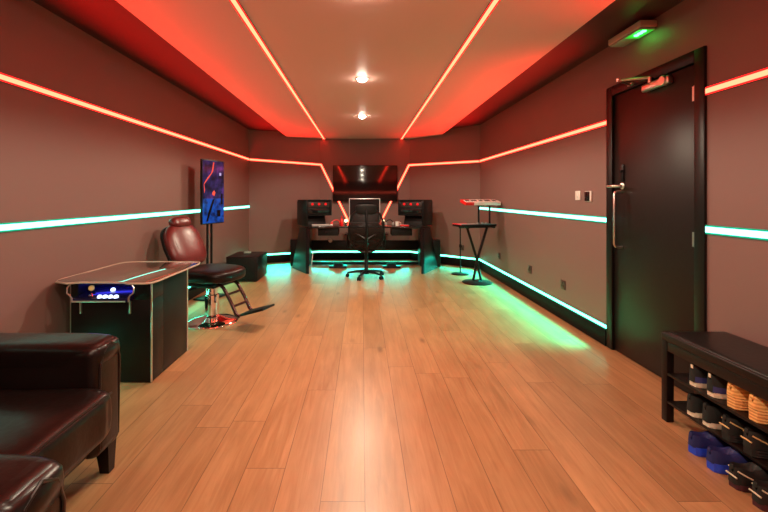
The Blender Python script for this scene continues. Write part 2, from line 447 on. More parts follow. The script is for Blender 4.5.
# lever with rose, and a dark upright plate with a round boss above
b = nb()
hy, hz = 3.13, 1.30
M = Matrix.Rotation(-PI/2, 3, 'Y')
lathe(b, [(.026, 0), (.026, .006), (.022, .009), (.011, .010), (.010, .05)], 24, c=(X0, hy, hz), M=M)
tube(b, [(X0-.045, hy-.004, hz), (X0-.05, hy+.01, hz), (X0-.05, hy+.06, hz), (X0-.048, hy+.115, hz)], [.010, .011, .010, .009], 12)
tube(b, [(X0-.045, hy, hz), (X0-.05, hy-.06, hz)], [.010, .009], 12)
obj('lever_handle', b, STEEL, door)
b = nb(); box(b, (X0-.005, hy-.005, hz+.10), (.010, .034, .13), .003); lathe(b, [(.012, 0), (.012, .012), (0, .014)], 16, c=(X0-.008, hy-.005, hz+.115), M=M)
obj('dark_plate', b, BLACK, door)
b = nb()
py = 3.135
z0, z1 = .83, 1.26
tube(b, [(X0, py, z1), (X0-.035, py, z1), (X0-.052, py, z1-.006), (X0-.06, py, z1-.025), (X0-.06, py, z0+.025), (X0-.052, py, z0+.006), (X0-.035, py, z0), (X0, py, z0)], .0095, 12)
obj('pull_handle', b, STEEL, door)
# closer
b = nb(); box(b, (X0-.022, 2.74, 1.975), (.042, .25, .055), .012, seg=3); lathe(b, [(.033, 0), (.033, .03), (.028, .036), (0, .036)], 24, c=(X0-.018, 2.655, 1.975), M=M)
clo = obj('door_closer', b, STEEL, door)
b = nb()
tube(b, [(X0-.03, 2.79, 2.00), (X0-.03, 2.79, 2.035)], .013, 12)
tube(b, [(X0-.03, 2.79, 2.035), (X0-.19, 2.88, 2.04)], .009, 10)
tube(b, [(X0-.19, 2.88, 2.04), (X0-.02, 3.0, 2.04)], .008, 10)
box(b, (X0-.018, 3.0, 2.045), (.03, .05, .02), .003)
lathe(b, [(.014, -.01), (.014, .014)], 14, c=(X0-.19, 2.88, 2.04))
o = obj('closer_arm', b, STEEL, clo)

# exit light box above door
ex = thing('emergency_light', 'white box shaped emergency light glowing green, on the wall above the door', 'emergency light', (RX_, 2.93, 2.38))
b = nb(); box(b, (-.062, 0, .012), (.118, .36, .045), .006)
obj('housing', b, pbr('cream plastic', (.55, .42, .33), .45), ex)
b = nb(); box(b, (-.062, 0, -.016), (.104, .34, .018), .004)
obj('diffuser', b, pbr('cloudy diffuser', (.35, .42, .33), .25), ex)
b = nb()
for k in range(3): lathe(b, [(.018, 0), (.016, -.006), (0, -.008)], 14, c=(-.070, -.14+k*.036, -.0255))
obj('led_lamp', b, GREENLED, ex)
b = nb(); box(b, (-.062, -.085, -.0256), (.100, .16, .002)); obj('lit_window', b, pbr('green lit window', (.1, .4, .1), .3, emit=(.02, 1, .06), es=.45), ex)
L = bpy.data.lights.new('green lamp', 'POINT'); L.energy = .14; L.color = (.05, 1, .12); L.shadow_soft_size = .012
lo = bpy.data.objects.new('lamp', L); col.objects.link(lo); lo.location = (-.075, -.07, -.06); lo.parent = ex

# ------------------------------------------------------------------ switches and sockets
s = thing('light_switch', 'pale square light switch on the right wall, left of the dark panel', 'light switch', (RX_, 3.76, 1.23))
b = nb(); box(b, (-.005, 0, 0), (.009, .084, .084), .003); obj('faceplate', b, WHITEP, s)
b = nb(); box(b, (-.011, 0, 0), (.005, .024, .036), .002, rot=RY(.08)); obj('rocker', b, WHITEP, s)
s = thing('control_panel', 'small black glass control panel on the right wall beside the door frame', 'control panel', (RX_, 3.585, 1.222))
b = nb(); box(b, (-.006, 0, 0), (.012, .105, .092), .004); obj('casing', b, WHITEP, s)
b = nb(); box(b, (-.0135, .008, 0), (.004, .078, .084), .001); obj('display', b, GLOSSB, s)
def socket(loc, rz, label):
    s = thing('wall_socket', label, 'wall socket', loc, rz)
    b = nb(); box(b, (-.005, 0, 0), (.009, .088, .088), .003); obj('faceplate', b, pbr('bronze plate', (.10, .06, .05), .35, metal=.4), s)
    b = nb()
    for dy, dz in ((0, .018), (-.014, -.008), (.014, -.008)): box(b, (-.0102, dy, dz), (.003, .008, .016))
    obj('pin_holes', b, BLACKM, s)
socket((RX_, 4.84, .356), 0, 'dark wall socket on right wall, farther of the two between door and keyboards')
socket((RX_, 4.04, .345), 0, 'dark wall socket on right wall, nearer the door')
socket((RX_, 5.93, .36), 0, 'dark wall socket low on right wall behind the keyboard stand')
xx = 1.75
socket((xx, facet_y(xx), .33), math.atan2(1.07, 1.0)*1, 'dark wall socket low on the angled back wall right of the desk')

# ------------------------------------------------------------------ wall TV
tv = thing('wall_television', 'large glossy black television on the back wall above the desk', 'television', (.062, 7.9, 1.145))
tv.rotation_euler = (0, 0, 0)
Rt = RX(-.020)
def tvp(x, y, z): return Rt @ Vector((x, y, z)) + Vector((0, -.075, 0))
b = nb(); box(b, tvp(0, 0, .335), (1.235, .035, .69), .004, rot=Rt); obj('casing', b, BLACK, tv)
b = nb(); box(b, tvp(0, -.0185, .338), (1.215, .003, .665), 0, rot=Rt); obj('screen', b, pbr('dark glass', (.004, .003, .003), .055, spec=.8), tv)
b = nb(); box(b, (0, -.03, .33), (.4, .056, .3), .004); obj('wall_bracket', b, BLACKM, tv)

# ------------------------------------------------------------------ armchairs
def make_armchair():
    # local: front faces +X, width along Y (0 .. .85), front of arms at x=0
    r = thing('leather_armchair', 'dark brown leather armchair beside the arcade table, nearer arm out of frame', 'armchair', (-1.09, 1.008, 0))
    W = .85
    for y0, in ((0,), (W-.19,)):
        b = nb()
        prof = [(-.84, .13), (-.84, .58)]
        box(b, (-.42, y0+.095, .36), (.84, .19, .48), .045, seg=5)
        puff(b, (-.42, y0+.095, .548), (.428, .097, .060), .45, .3)
        a = obj('arm', b, LEATHER, r, angle=60)
        p = nb(); s_ = .012
        tube(p, [(-.006, y0+.03, .16), (.0, y0+.028, .50), (.0, y0+.05, .565), (.0, y0+.095, .59), (.0, y0+.14, .565), (0, y0+.162, .50), (-.006, y0+.16, .16)], .005, 8)
        obj('piping', p, LEATHER2, a)
    b = nb(); box(b, (-.42, W/2, .20), (.76, W-.38+.03, .12), .01); obj('base_rail', b, LEATHER, r)
    def wr(v):
        x, y, z = v
        x = x + .006*math.sin(y*95)*(1 if x > .3 else 0)*max(0, 1-abs(z)/.09)
        z = z + .004*math.sin(y*23+x*9)*(1 if z > .04 else 0)
        return Vector((x, y, z))
    b = nb(); puff(b, (-.275, W/2, .345), (.365, (W-.38)/2+.004, .105), .32, .22, nu=120, nv=28, fn=wr)
    c = obj('seat_cushion', b, LEATHER, r, angle=70)
    p = nb(); tube(p, [(.072, .205, .422), (.078, .25, .428), (.080, W/2, .433), (.078, W-.25, .428), (.072, W-.205, .422)], .0045, 8)
    obj('piping', p, LEATHER2, c)
    b = nb(); puff(b, (-.73, W/2, .56), (.13, (W-.36)/2, .27), .4, .3, rot=RY(-.15)); box(b, (-.86, W/2, .44), (.06, W-.02, .62), .025, seg=4)
    obj('backrest', b, LEATHER, r, angle=60)
    for x in (-.05, -.80):
        for y in (.05, W-.05):
            b = nb(); t = bmesh.new(); bmesh.ops.create_cube(t, size=1)
            for v in t.verts:
                k = .062 if v.co.z > 0 else .040
                v.co = Vector((x+v.co.x*k+(.0 if v.co.z > 0 else .008*(1 if x > -.4 else -1)), y+v.co.y*k, .0705 if v.co.z < 0 else .142))
                if v.co.z < .1: v.co.z = .001
            merge(b, t); obj('leg', b, DWOOD, r, smooth=False)
    return r
ac = make_armchair()
ac2 = copy_tree(ac); ac2.location = (-.705, .140, 0)
ac2['label'] = 'dark brown leather armchair arm cut off by the bottom left corner, nearest the camera'

# ------------------------------------------------------------------ arcade table
def arcade():
    x0, x1, y0, y1 = -1.905, -1.378, 2.665, 3.21
    cx = (x0+x1)/2
    r = thing('arcade_table', 'black cocktail arcade table with glass top and blue lit controls by left wall', 'arcade table', (cx, 2.9, 0))
    def P(x, y, z): return Vector((x-cx, y-2.9, z))
    b = nb()
    box(b, P(cx, (2.82+y1)/2, .325), (x1-x0, y1-2.82, .64), .003)
    box(b, P(cx, (y0+2.82)/2, .275), (x1-x0, 2.82-y0+.01, .54), .003)
    pl, pr = -1.855, -1.492
    box(b, P((x0+pl)/2, (y0+2.82)/2, .60), (pl-x0, 2.82-y0+.01, .11), .003)
    box(b, P((pr+x1)/2, (y0+2.82)/2, .60), (x1-pr, 2.82-y0+.01, .11), .003)
    obj('cabinet', b, pbr('black laminate', (.005, .0045, .004), .38, spec=.3), r)
    # chrome corner strips
    for x, y in ((x0, y0), (x1, y0), (x1, y1)):
        b = nb(); tube(b, [P(x, y, .005), P(x, y, .645)], .0065, 8); obj('corner_trim', b, STEEL, r)
    # control box
    b = nb()
    prism(b, [P(pl, 2.60, .545), P(pl, 2.60, .565), P(pl, 2.66, .575), P(pl, 2.82, .602), P(pl, 2.82, .545)], (pr-pl, 0, 0), .002)
    cp = obj('control_panel', b, pbr('blue black panel', (.01, .01, .05), .2), r)
    # curved clear side brackets
    for sx, x in ((-1, pl), (1, pr)):
        b = nb()
        pts = [P(x, 2.60, .545), P(x-.0, 2.60, .57), P(x+sx*.012, 2.598, .588), P(x+sx*.030, 2.60, .60), P(x+sx*.032, 2.605, .635), P(x+sx*.015, 2.61, .655)]
        tube(b, pts, .005, 8); obj('bracket', b, STEEL, r)
        b = nb(); box(b, P(x-sx*.02, 2.655, .505), (.012, .012, .10), .003); obj('support_post', b, STEEL, r)
    b = nb(); tube(b, [P(pl, 2.599, .548), P(pr-.02, 2.599, .548)], .006, 8); obj('front_trim', b, STEEL, r)
    # joystick and buttons
    b = nb(); tube(b, [P(-1.765, 2.66, .57), P(-1.765, 2.655, .612)], .005, 8); lathe(b, [(.022, 0), (.018, .006), (0, .007)], 16, c=P(-1.765, 2.66, .574))
    j = obj('joystick', b, CHROME, r)
    b = nb(); puff(b, P(-1.765, 2.655, .622), (.018, .018, .018), 1, 1, nu=16, nv=10); obj('ball_knob', b, pbr('yellow ball', (.75, .55, .2), .25, emit=(.9, .6, .2), es=.15), j)
    for bx, by in [(-1.675, 2.74), (-1.690, 2.625), (-1.655, 2.625), (-1.620, 2.625), (-1.585, 2.625)]:
        z = .565+(by-2.6)*.17
        b = nb(); lathe(b, [(.0145, 0), (.0145, .006), (.011, .012), (0, .013)], 18, c=P(bx, by, z), M=RX(.6) if by < 2.7 else RX(.4))
        obj('button', b, WBUTTON, r)
    b = nb(); box(b, P((pl+pr)/2, 2.80, .632), (pr-pl-.02, .012, .012)); obj('blue_light', b, BLUELED, r)
    b = nb(); box(b, P(cx, (y0+y1)/2+.02, .650), (.44, .46, .008), .002)
    obj('screen_surround', b, pbr('printed card', (.05, .06, .05), .4, var=.6, bscale=9), r)
    # glass top, clipped corners
    gx0, gx1, gy0, gy1 = -2.02, -1.345, 2.60, 3.47
    q = [(gx0+.03, gy0+.05), (gx0+.13, gy0), (gx0+.20, gy0+.03), (gx1-.20, gy0+.03), (gx1-.15, gy0), (gx1-.05, gy0), (gx1-.012, gy0+.02), (gx1, gy0+.08), (gx1, gy1-.12), (gx1-.03, gy1-.02), (gx1-.12, gy1), (gx0+.12, gy1), (gx0+.02, gy1-.03), (gx0, gy1-.12), (gx0, gy0+.14)]
    b = nb(); prism(b, [P(x, y, .656) for x, y in q], (0, 0, .012), .002)
    gm = pbr('smoked glass top', (.11, .09, .065), .07, coat=1.0, spec=.9, var=.5, bscale=5)
    g = obj('glass_top', b, gm, r)
    b = nb(); tube(b, [P(x, y, .662) for x, y in q], .0065, 8, closed=True); obj('edge_trim', b, pbr('pale edge trim', (.5, .42, .33), .3), g)
    # far player's control ledge
    b = nb(); box(b, P((pl+pr)/2, y1+.06, .58), (pr-pl, .13, .12), .004); obj('rear_panel', b, BLACK, r)
arcade()

# ------------------------------------------------------------------ barber chair
def barber():
    r = thing('barber_chair', 'oxblood leather barber chair on a round chrome base beside the arcade table', 'barber chair', (-1.46, 3.96, 0), math.radians(-20))
    b = nb(); lathe(b, [(.245, .001), (.248, .012), (.235, .026), (.16, .045), (.09, .062), (.06, .075), (.052, .085)], 48); obj('base', b, CHROME, r)
    b = nb(); lathe(b, [(.066, .08), (.066, .27), (.052, .275), (.052, .33), (.065, .335), (.08, .37)], 32); obj('column', b, CHROME, r)
    b = nb(); box(b, (-.02, 0, .385), (.36, .34, .035), .008); box(b, (-.18, 0, .40), (.05, .26, .05), .01); tube(b, [(-.05, -.16, .36), (-.10, -.28, .33)], .008); obj('under_frame', b, BLACK, r)
    b = nb(); tube(b, [(0, -.03, .30), (.10, -.16, .27), (.12, -.20, .27)], .007); obj('pump_lever', b, CHROME, r)
    b = nb(); puff(b, (.01, 0, .475), (.295, .265, .066), .5, .75, nu=48); obj('seat', b, BLEATH, r, angle=70)
    # backrest, teardrop, leaning back
    R = RY(-math.radians(27))
    def tear(v):
        k = 1.0-.22*(v.z/.22)**2*(1 if v.z > 0 else .35)
        return Vector((v.x-.25*(v.y**2), v.y*k, v.z))
    cb = Vector((-.315, 0, .745))
    b = nb(); puff(b, cb, (.062, .235, .225), .55, .8, rot=R, nu=48, nv=28, fn=tear)
    bk = obj('backrest', b, RLEATH, r, angle=70)
    b = nb()
    pts = []
    for k in range(40):
        a = 2*PI*k/40
        y, z = .165*math.cos(a), .155*math.sin(a)-.01
        kk = 1.0-.22*(z/.22)**2*(1 if z > 0 else .35)
        xx = .062*max(0, (1-(abs(y)/.235)**2.2-(abs(z)/.225)**2.2))**.38*1.0
        pts.append(R @ Vector((xx-.25*y*y, y*kk, z))+cb)
    tube(b, pts, .0035, 6, closed=True); obj('piping', b, pbr('red piping', (.10, .012, .012), .4), bk)
    b = nb(); puff(b, cb+R @ Vector((-.055, 0, 0)), (.045, .235, .225), .4, .8, rot=R, fn=lambda v: Vector((v.x, v.y*(1.0-.22*(v.z/.22)**2*(1 if v.z > 0 else .35)), v.z)))
    obj('back_shell', b, BLACK, r)
    hc = cb+R @ Vector((.028, 0, .225))
    b = nb(); puff(b, hc, (.055, .125, .060), .7, .7, rot=R); obj('headrest', b, RLEATH, r, angle=70)
    b = nb(); tube(b, [cb+R @ Vector((-.06, 0, .1)), hc+R @ Vector((-.03, 0, 0))], .012); obj('headrest_bar', b, BLACK, r); b = nb(); tube(b, [(-.2, 0, .40), (-.27, 0, .48), (-.32, 0, .62)], .018); obj('back_bracket', b, BLACK, r)
    # footrest
    b = nb()
    for y in (-.105, .105):
        tube(b, [(.14, y, .42), (.22, y, .37), (.30, y, .25), (.36, y, .14), (.40, y, .12)], .016, 10)
    for x, z in ((.262, .31), (.325, .205)): tube(b, [(x, -.105, z), (x, .105, z)], .012, 8)
    fr = obj('footrest_frame', b, pbr('dark red metal', (.05, .01, .01), .25, metal=.5), r)
    b = nb(); box(b, (.515, 0, .165), (.27, .20, .022), .008, rot=RY(-.30)); obj('foot_plate', b, BLACK, fr)
barber()

# ------------------------------------------------------------------ portrait screen on stand
def portrait():
    a = math.atan2(.36, .13)          # direction of the screen's width
    r = thing('portrait_screen', 'upright portrait screen with blue and red picture on a twin pole stand by left wall', 'screen', (-1.80, 4.90, 0), 0)
    d = Vector((.13, .36, 0)).normalized()
    rz = math.atan2(d.y, d.x)         # local x -> along width; local -y -> faces the room
    r.rotation_euler = (0, 0, rz)
    b = nb(); box(b, (0, 0, 1.277), (.385, .03, .765), .004); obj('casing', b, BLACK, r)
    b = nb(); box(b, (0, 0, 0), (.367, .003, .742)); s = obj('display', b, screen_mat(), r, loc=(0, -.0165, 1.277))
    # picture shapes on the display, flat like the picture itself
    b = nb()
    def poly(b, pts): b.faces.new([b.verts.new((x, -.0022, z)) for x, z in pts])
    poly(b, [(-.01, .355), (.01, .355), (-.01, .25), (-.06, .19), (-.12, .13), (-.17, .08), (-.165, .10), (-.11, .165), (-.05, .22), (-.03, .26)])
    poly(b, [(-.17, .08), (-.165, .10), (-.15, .02), (-.16, -.02)])
    poly(b, [(-.02, .0), (.01, .02), (.03, -.01), (.01, -.05), (-.03, -.03)])
    obj('picture_detail', b, pbr('picture red', (.1, .01, .01), .2, emit=(.9, .09, .05), es=1.0), s, smooth=None)
    b = nb()
    poly(b, [(-.02, -.09), (.02, -.08), (-.05, -.24), (-.10, -.35), (-.13, -.35), (-.10, -.25)])
    poly(b, [(.06, -.22), (.12, -.22), (.12, -.30), (.06, -.30)]); poly(b, [(.13, -.02), (.16, -.02), (.16, -.15), (.13, -.15)])
    obj('picture_dark_shapes', b, pbr('picture dark', (.004, .004, .01), .15), s, smooth=None)  # dark shapes of the displayed picture
    b = nb(); poly(b, [(.10, .235), (.135, .235), (.135, .20), (.10, .20)]); obj('picture_badge', b, pbr('picture pale', (.1, .1, .2), .2, emit=(.45, .4, .75), es=.8), s, smooth=None)
    for x in (-.035, .035):
        b = nb(); tube(b, [(x, .045, .02), (x, .045, 1.5)], .014, 14); obj('pole', b, BLACK, r)
    b = nb(); box(b, (0, .028, 1.28), (.14, .028, .20), .004); obj('mount', b, BLACKM, r)
    b = nb(); box(b, (0, .03, .011), (.34, .22, .02), .006); obj('base', b, BLACK, r)
portrait()

# ------------------------------------------------------------------ black cube in the left corner
sb = thing('subwoofer', 'black box speaker on the floor in the left back corner', 'speaker', (-1.72, 6.12, 0))
b = nb(); box(b, (0, 0, .185), (.45, .60, .345), .008); obj('cabinet', b, BLACK, sb)
b = nb(); box(b, (0, -.304, .19), (.41, .01, .31), .004); obj('grille', b, BLACKM, sb)
for x in (-.18, .18):
    for y in (-.25, .25):
        b = nb(); lathe(b, [(.02, .0), (.022, .016)], 14, c=(x, y, 0)); obj('foot', b, BLACKM, sb)
dv = thing('small_device', 'small pale device lying on the black corner speaker', 'device', (-1.745, 6.2, .3585))
b = nb(); box(b, (0, 0, .012), (.10, .07, .022), .006); obj('casing', b, pbr('pale green plastic', (.35, .5, .42), .35), dv)
b = nb(); lathe(b, [(.015, .022), (.015, .034), (0, .035)], 16); obj('knob', b, GREYP, dv)

# ------------------------------------------------------------------ studio desk
MX = .05
def desk():
    r = thing('studio_desk', 'wide black studio desk with slanted legs and raised side racks', 'desk', (MX, 7.0, 0))
    def P(x, y, z): return Vector((x, y-7.0, z))
    b = nb()
    q = [(-.93, 6.75), (-.80, 6.72), (-.45, 6.80), (.45, 6.80), (.80, 6.72), (.93, 6.75), (1.10, 7.12), (.75, 7.42), (-.75, 7.42), (-1.10, 7.12)]
    prism(b, [P(x, y, .695) for x, y in q], (0, 0, .03), .004)
    obj('desktop', b, pbr('glossy desk top', (.008, .005, .005), .15, coat=.3), r)
    for s in (-1, 1):
        # slanted leg slab
        o_ = [P(s*.98, 6.76, .695), P(s*1.14, 7.10, .695), P(s*1.25, 6.98, .001), P(s*.94, 6.44, .001)]
        b = nb(); prism(b, o_, (-s*.055, -.02, 0), .004)
        obj('leg', b, BLACK, r)
        # rack pod
        pod = nb()
        Ax, Ay = s*.975, 6.75
        ang = s*-math.radians(28)
        ux, uy = -s*math.cos(math.radians(28)), math.sin(math.radians(28))     # along face, inwards
        wx, wy = s*math.sin(math.radians(28)), math.cos(math.radians(28))      # depth direction (outwards/back)
        def Q(a, d, z): return P(Ax+ux*a+wx*d, Ay+uy*a+wy*d, z)
        # side cheeks, top, bottom, back: an open-fronted rack
        prism(pod, [Q(0, -.02, .73), Q(0, .42, .73), Q(0, .46, .80), Q(0, .46, 1.13), Q(0, .42, 1.17), Q(0, .0, 1.17), Q(0, -.02, 1.14)], Q(.03, 0, 0)-Q(0, 0, 0), .003)
        prism(pod, [Q(.44, .02, .90), Q(.44, .42, .90), Q(.44, .42, 1.17), Q(.44, .02, 1.17)], Q(.03, 0, 0)-Q(0, 0, 0), .003)
        prism(pod, [Q(.03, .0, 1.15), Q(.44, .0, 1.15), Q(.44, .42, 1.15), Q(.03, .42, 1.15)], (0, 0, .02))
        prism(pod, [Q(.03, .02, .90), Q(.44, .02, .90), Q(.44, .42, .90), Q(.03, .42, .90)], (0, 0, .02))
        prism(pod, [Q(.03, .40, .73), Q(.38, .40, .73), Q(.44, .40, 1.15), Q(.03, .40, 1.15)], Q(0, .02, 0)-Q(0, 0, 0))
        rk = obj('rack', pod, BLACK, r)
        for k, (z0, z1) in enumerate(((1.045, 1.145), (.925, 1.04))):
            b = nb(); prism(b, [Q(.035, .03, z0), Q(.435, .03, z0), Q(.435, .03, z1), Q(.035, .03, z1)], Q(0, .3, 0)-Q(0, 0, 0), .003)
            un = obj('rack_unit', b, (pbr('brown grey panel', (.03, .015, .014), .45) if k == 0 else BLACKM), rk)
            if k == 0:
                for a in (.12, .24, .36):
                    b = nb(); MM = RZ(ang) @ RX(PI/2)
                    lathe(b, [(.022, 0), (.020, .014), (.016, .018), (0, .018)], 16, c=Q(a, .03, (z0+z1)/2), M=MM)
                    obj('lit_knob', b, REDLED, un)
            else:
                b = nb(); prism(b, [Q(.05, .03, z0+.03), Q(.42, .03, z0+.03), Q(.42, .03, z1-.03), Q(.05, .03, z1-.03)], Q(0, -.012, 0)-Q(0, 0, 0), .002)
                obj('display', b, GLOSSB, un)
        # lower rack beneath the pod on the desktop: sloped front
        b = nb(); prism(b, [Q(.04, .10, .727), Q(.04, .40, .727), Q(.04, .40, .90), Q(.04, .16, .90)], Q(.36, 0, 0)-Q(0, 0, 0), .003); obj('sloped_shelf', b, BLACKM, rk)
        # shallow drawer under desktop
        b = nb(); box(b, P(s*.62, 7.02, .63), (.34, .40, .125), .005); dr = obj('drawer', b, BLACKM, r)
        b = nb(); tube(b, [P(s*.62-.05, 6.812, .63), P(s*.62+.05, 6.812, .63)], .006); obj('drawer_pull', b, BLACK, dr)
    b = nb(); box(b, P(0, 7.36, .35), (2.05, .025, .17), .004); obj('modesty_panel', b, BLACK, r)
    b = nb(); box(b, P(0, 7.30, .03), (2.0, .05, .05), .004)
    for s in (-1, 1): box(b, P(s*.98, 7.2, .36), (.04, .30, .68), .004)
    obj('rear_frame', b, BLACK, r)
    b = nb(); lathe(b, [(.035, 0), (.035, .01), (.028, .016), (0, .018)], 20, c=P(-.62, 7.346, .43), M=RX(PI/2)); obj('round_cap', b, WHITEP, r)
desk()

mon = thing('monitor', 'monitor with thin pale frame standing on the desk behind the office chair', 'monitor', (.045, 7.02, .7255))
b = nb(); box(b, (0, .03, .255), (.54, .025, .425), .006); obj('casing', b, pbr('silver shell', (.55, .57, .6), .35, metal=.5), mon)
b = nb(); box(b, (0, .0165, .258), (.51, .003, .395)); obj('screen', b, GLOSSB, mon)
b = nb(); box(b, (0, .06, .08), (.08, .02, .15), .004); box(b, (0, .04, .006), (.24, .18, .010), .003); obj('stand', b, pbr('silver stand', (.5, .5, .52), .35, metal=.6), mon)

def small(name, label, cat, loc, parts, rz=0, group=None):
    t = thing(name, label, cat, loc, rz, group)
    for n, bm_, m_ in parts: obj(n, bm_, m_, t)
    return t
for s, w in ((-1, 'left'), (1, 'right')):
    a = nb(); lathe(a, [(.028, .0), (.028, .008), (.007, .012), (.007, .06)], 20)
    c = nb(); puff(c, (0, 0, .085), (.026, .026, .026), 1, 1, nu=18, nv=12)
    small('desk_lamp', 'tiny warm glowing lamp on the desk at the %s edge of the monitor' % w, 'lamp', (MX+s*.315-.01, 6.95, .7255), [('base', a, BLACK), ('bulb', c, WARMLED)])

REDP = pbr('red plastic', (.7, .015, .015), .3)
# headphones lying on the desk
a = nb(); tube(a, [(.075*math.cos(t), .02+.075*math.sin(t)*.4, .03+.06*abs(math.sin(t))) for t in [PI*k/12 for k in range(13)]], .009, 8)
c = nb(); d = nb()
puff(c, (-.075, .01, .032), (.022, .036, .030), .8, .8); puff(d, (.075, .01, .032), (.022, .036, .030), .8, .8)
small('headphones', 'bright red headphones lying on the left of the desk', 'headphones', (-.45, 7.03, .7255), [('headband', a, REDP), ('ear_cup', c, REDP), ('ear_cup', d, REDP)])
a = nb(); lathe(a, [(.026, 0), (.028, .01), (.028, .10), (.012, .13), (.012, .15)], 20); c = nb(); lathe(c, [(.014, .15), (.014, .17), (0, .171)], 16)
small('drink_bottle', 'slim red bottle standing on the desk left of the monitor', 'bottle', (-.345, 6.93, .7255), [('body', a, REDP), ('cap', c, REDP)])
def kb(name, label, loc, w, d, mk, mc, rz=0, tilt=0.0, n=14, cat='keyboard', zb=.0):
    t = thing(name, label, cat, loc, rz)
    b = nb(); box(b, (0, 0, .014), (w, d, .024), .004); obj('casing', b, mc, t)
    b = nb()
    for i in range(n): box(b, (-w*.46+i*w*.92/(n-1), -d*.12, .028), (w*.92/n*.86, d*.62, .006), .001)
    obj('keys', b, mk, t)
    return t
kb('computer_keyboard', 'pale computer keyboard on the left of the desk in front of the rack', (-.70, 6.86, .7255), .30, .11, WHITEP, GREYP, .25)
a = nb(); puff(a, (0, 0, .016), (.03, .05, .017), .8, .8)
small('computer_mouse', 'small white mouse on the desk beside the red headphones', 'mouse', (-.52, 6.88, .7262), [('shell', a, WHITEP)])
a = nb(); box(a, (0, 0, .012), (.14, .09, .02), .004); c = nb()
for k in range(4): lathe(c, [(.008, .022), (.007, .034), (0, .035)], 10, c=(-.05+k*.033, 0, 0))
small('audio_interface', 'red box with small knobs on the right end of the desk', 'audio device', (.72, 6.84, .7255), [('casing', a, REDP), ('knobs', c, GREYP)], -.2)
a = nb(); tube(a, [(.06*math.cos(t), .0, .03+.075*math.sin(t)) for t in [PI*k/12 for k in range(13)]], .008, 8)
c = nb(); puff(c, (-.06, 0, .032), (.018, .03, .030), .8, .8); d = nb(); puff(d, (.06, 0, .032), (.018, .03, .03), .8, .8)
small('headphones', 'dark headphones with grey cups on the right of the desk', 'headphones', (.47, 6.94, .7255), [('headband', a, BLACK), ('ear_cup', c, GREYP), ('ear_cup', d, GREYP)])
a = nb(); lathe(a, [(.028, 0), (.033, .003), (.035, .075), (.031, .075), (.029, .01), (0, .01)], 24); c = nb(); tube(c, [(.034, 0, .06), (.058, 0, .055), (.058, 0, .025), (.034, 0, .018)], .005, 8)
small('mug', 'pale mug on the right of the desk beside the headphones', 'mug', (.60, 6.90, .7255), [('cup', a, WHITEP), ('handle', c, WHITEP)])

# floor speakers behind the legs
for s, w in ((-1, 'left'), (1, 'right')):
    X = MX+s*1.20
    t = thing('floor_speaker', 'black box speaker on the floor behind the %s desk leg' % w, 'speaker', (X, 7.25 if s < 0 else 7.16, 0))
    b = nb(); box(b, (0, 0, .235), (.22, .2, .466), .006); obj('cabinet', b, BLACK, t)
    b = nb(); lathe(b, [(.075, 0), (.07, .008), (.03, -.004), (0, .004)], 24, c=(0, -.101, .17), M=RX(PI/2)); obj('speaker_cone', b, BLACKM, t)
# foot pedals
for s, w in ((-1, 'left'), (1, 'right')):
    t = thing('foot_pedal', 'flat black foot pedal on the floor under the desk, %s of the chair' % w, 'pedal', (MX+s*.46, 7.02, 0))
    b = nb(); box(b, (0, 0, .015), (.30, .18, .026), .006); obj('base', b, BLACK, t)
    b = nb(); box(b, (0, 0, .045), (.16, .16, .02), .006, rot=RX(.2)); obj('treadle', b, BLACKM, t)
a = nb(); tube(a, [(0, 0, .004), (.0, -.01, .10), (.01, .0, .22), (.015, .03, .30)], .006, 8)
tag(obj('white_cable', a, WHITEP, loc=(-.83, 6.72, 0)), 'short white cable hanging beside the left desk leg', 'cable')

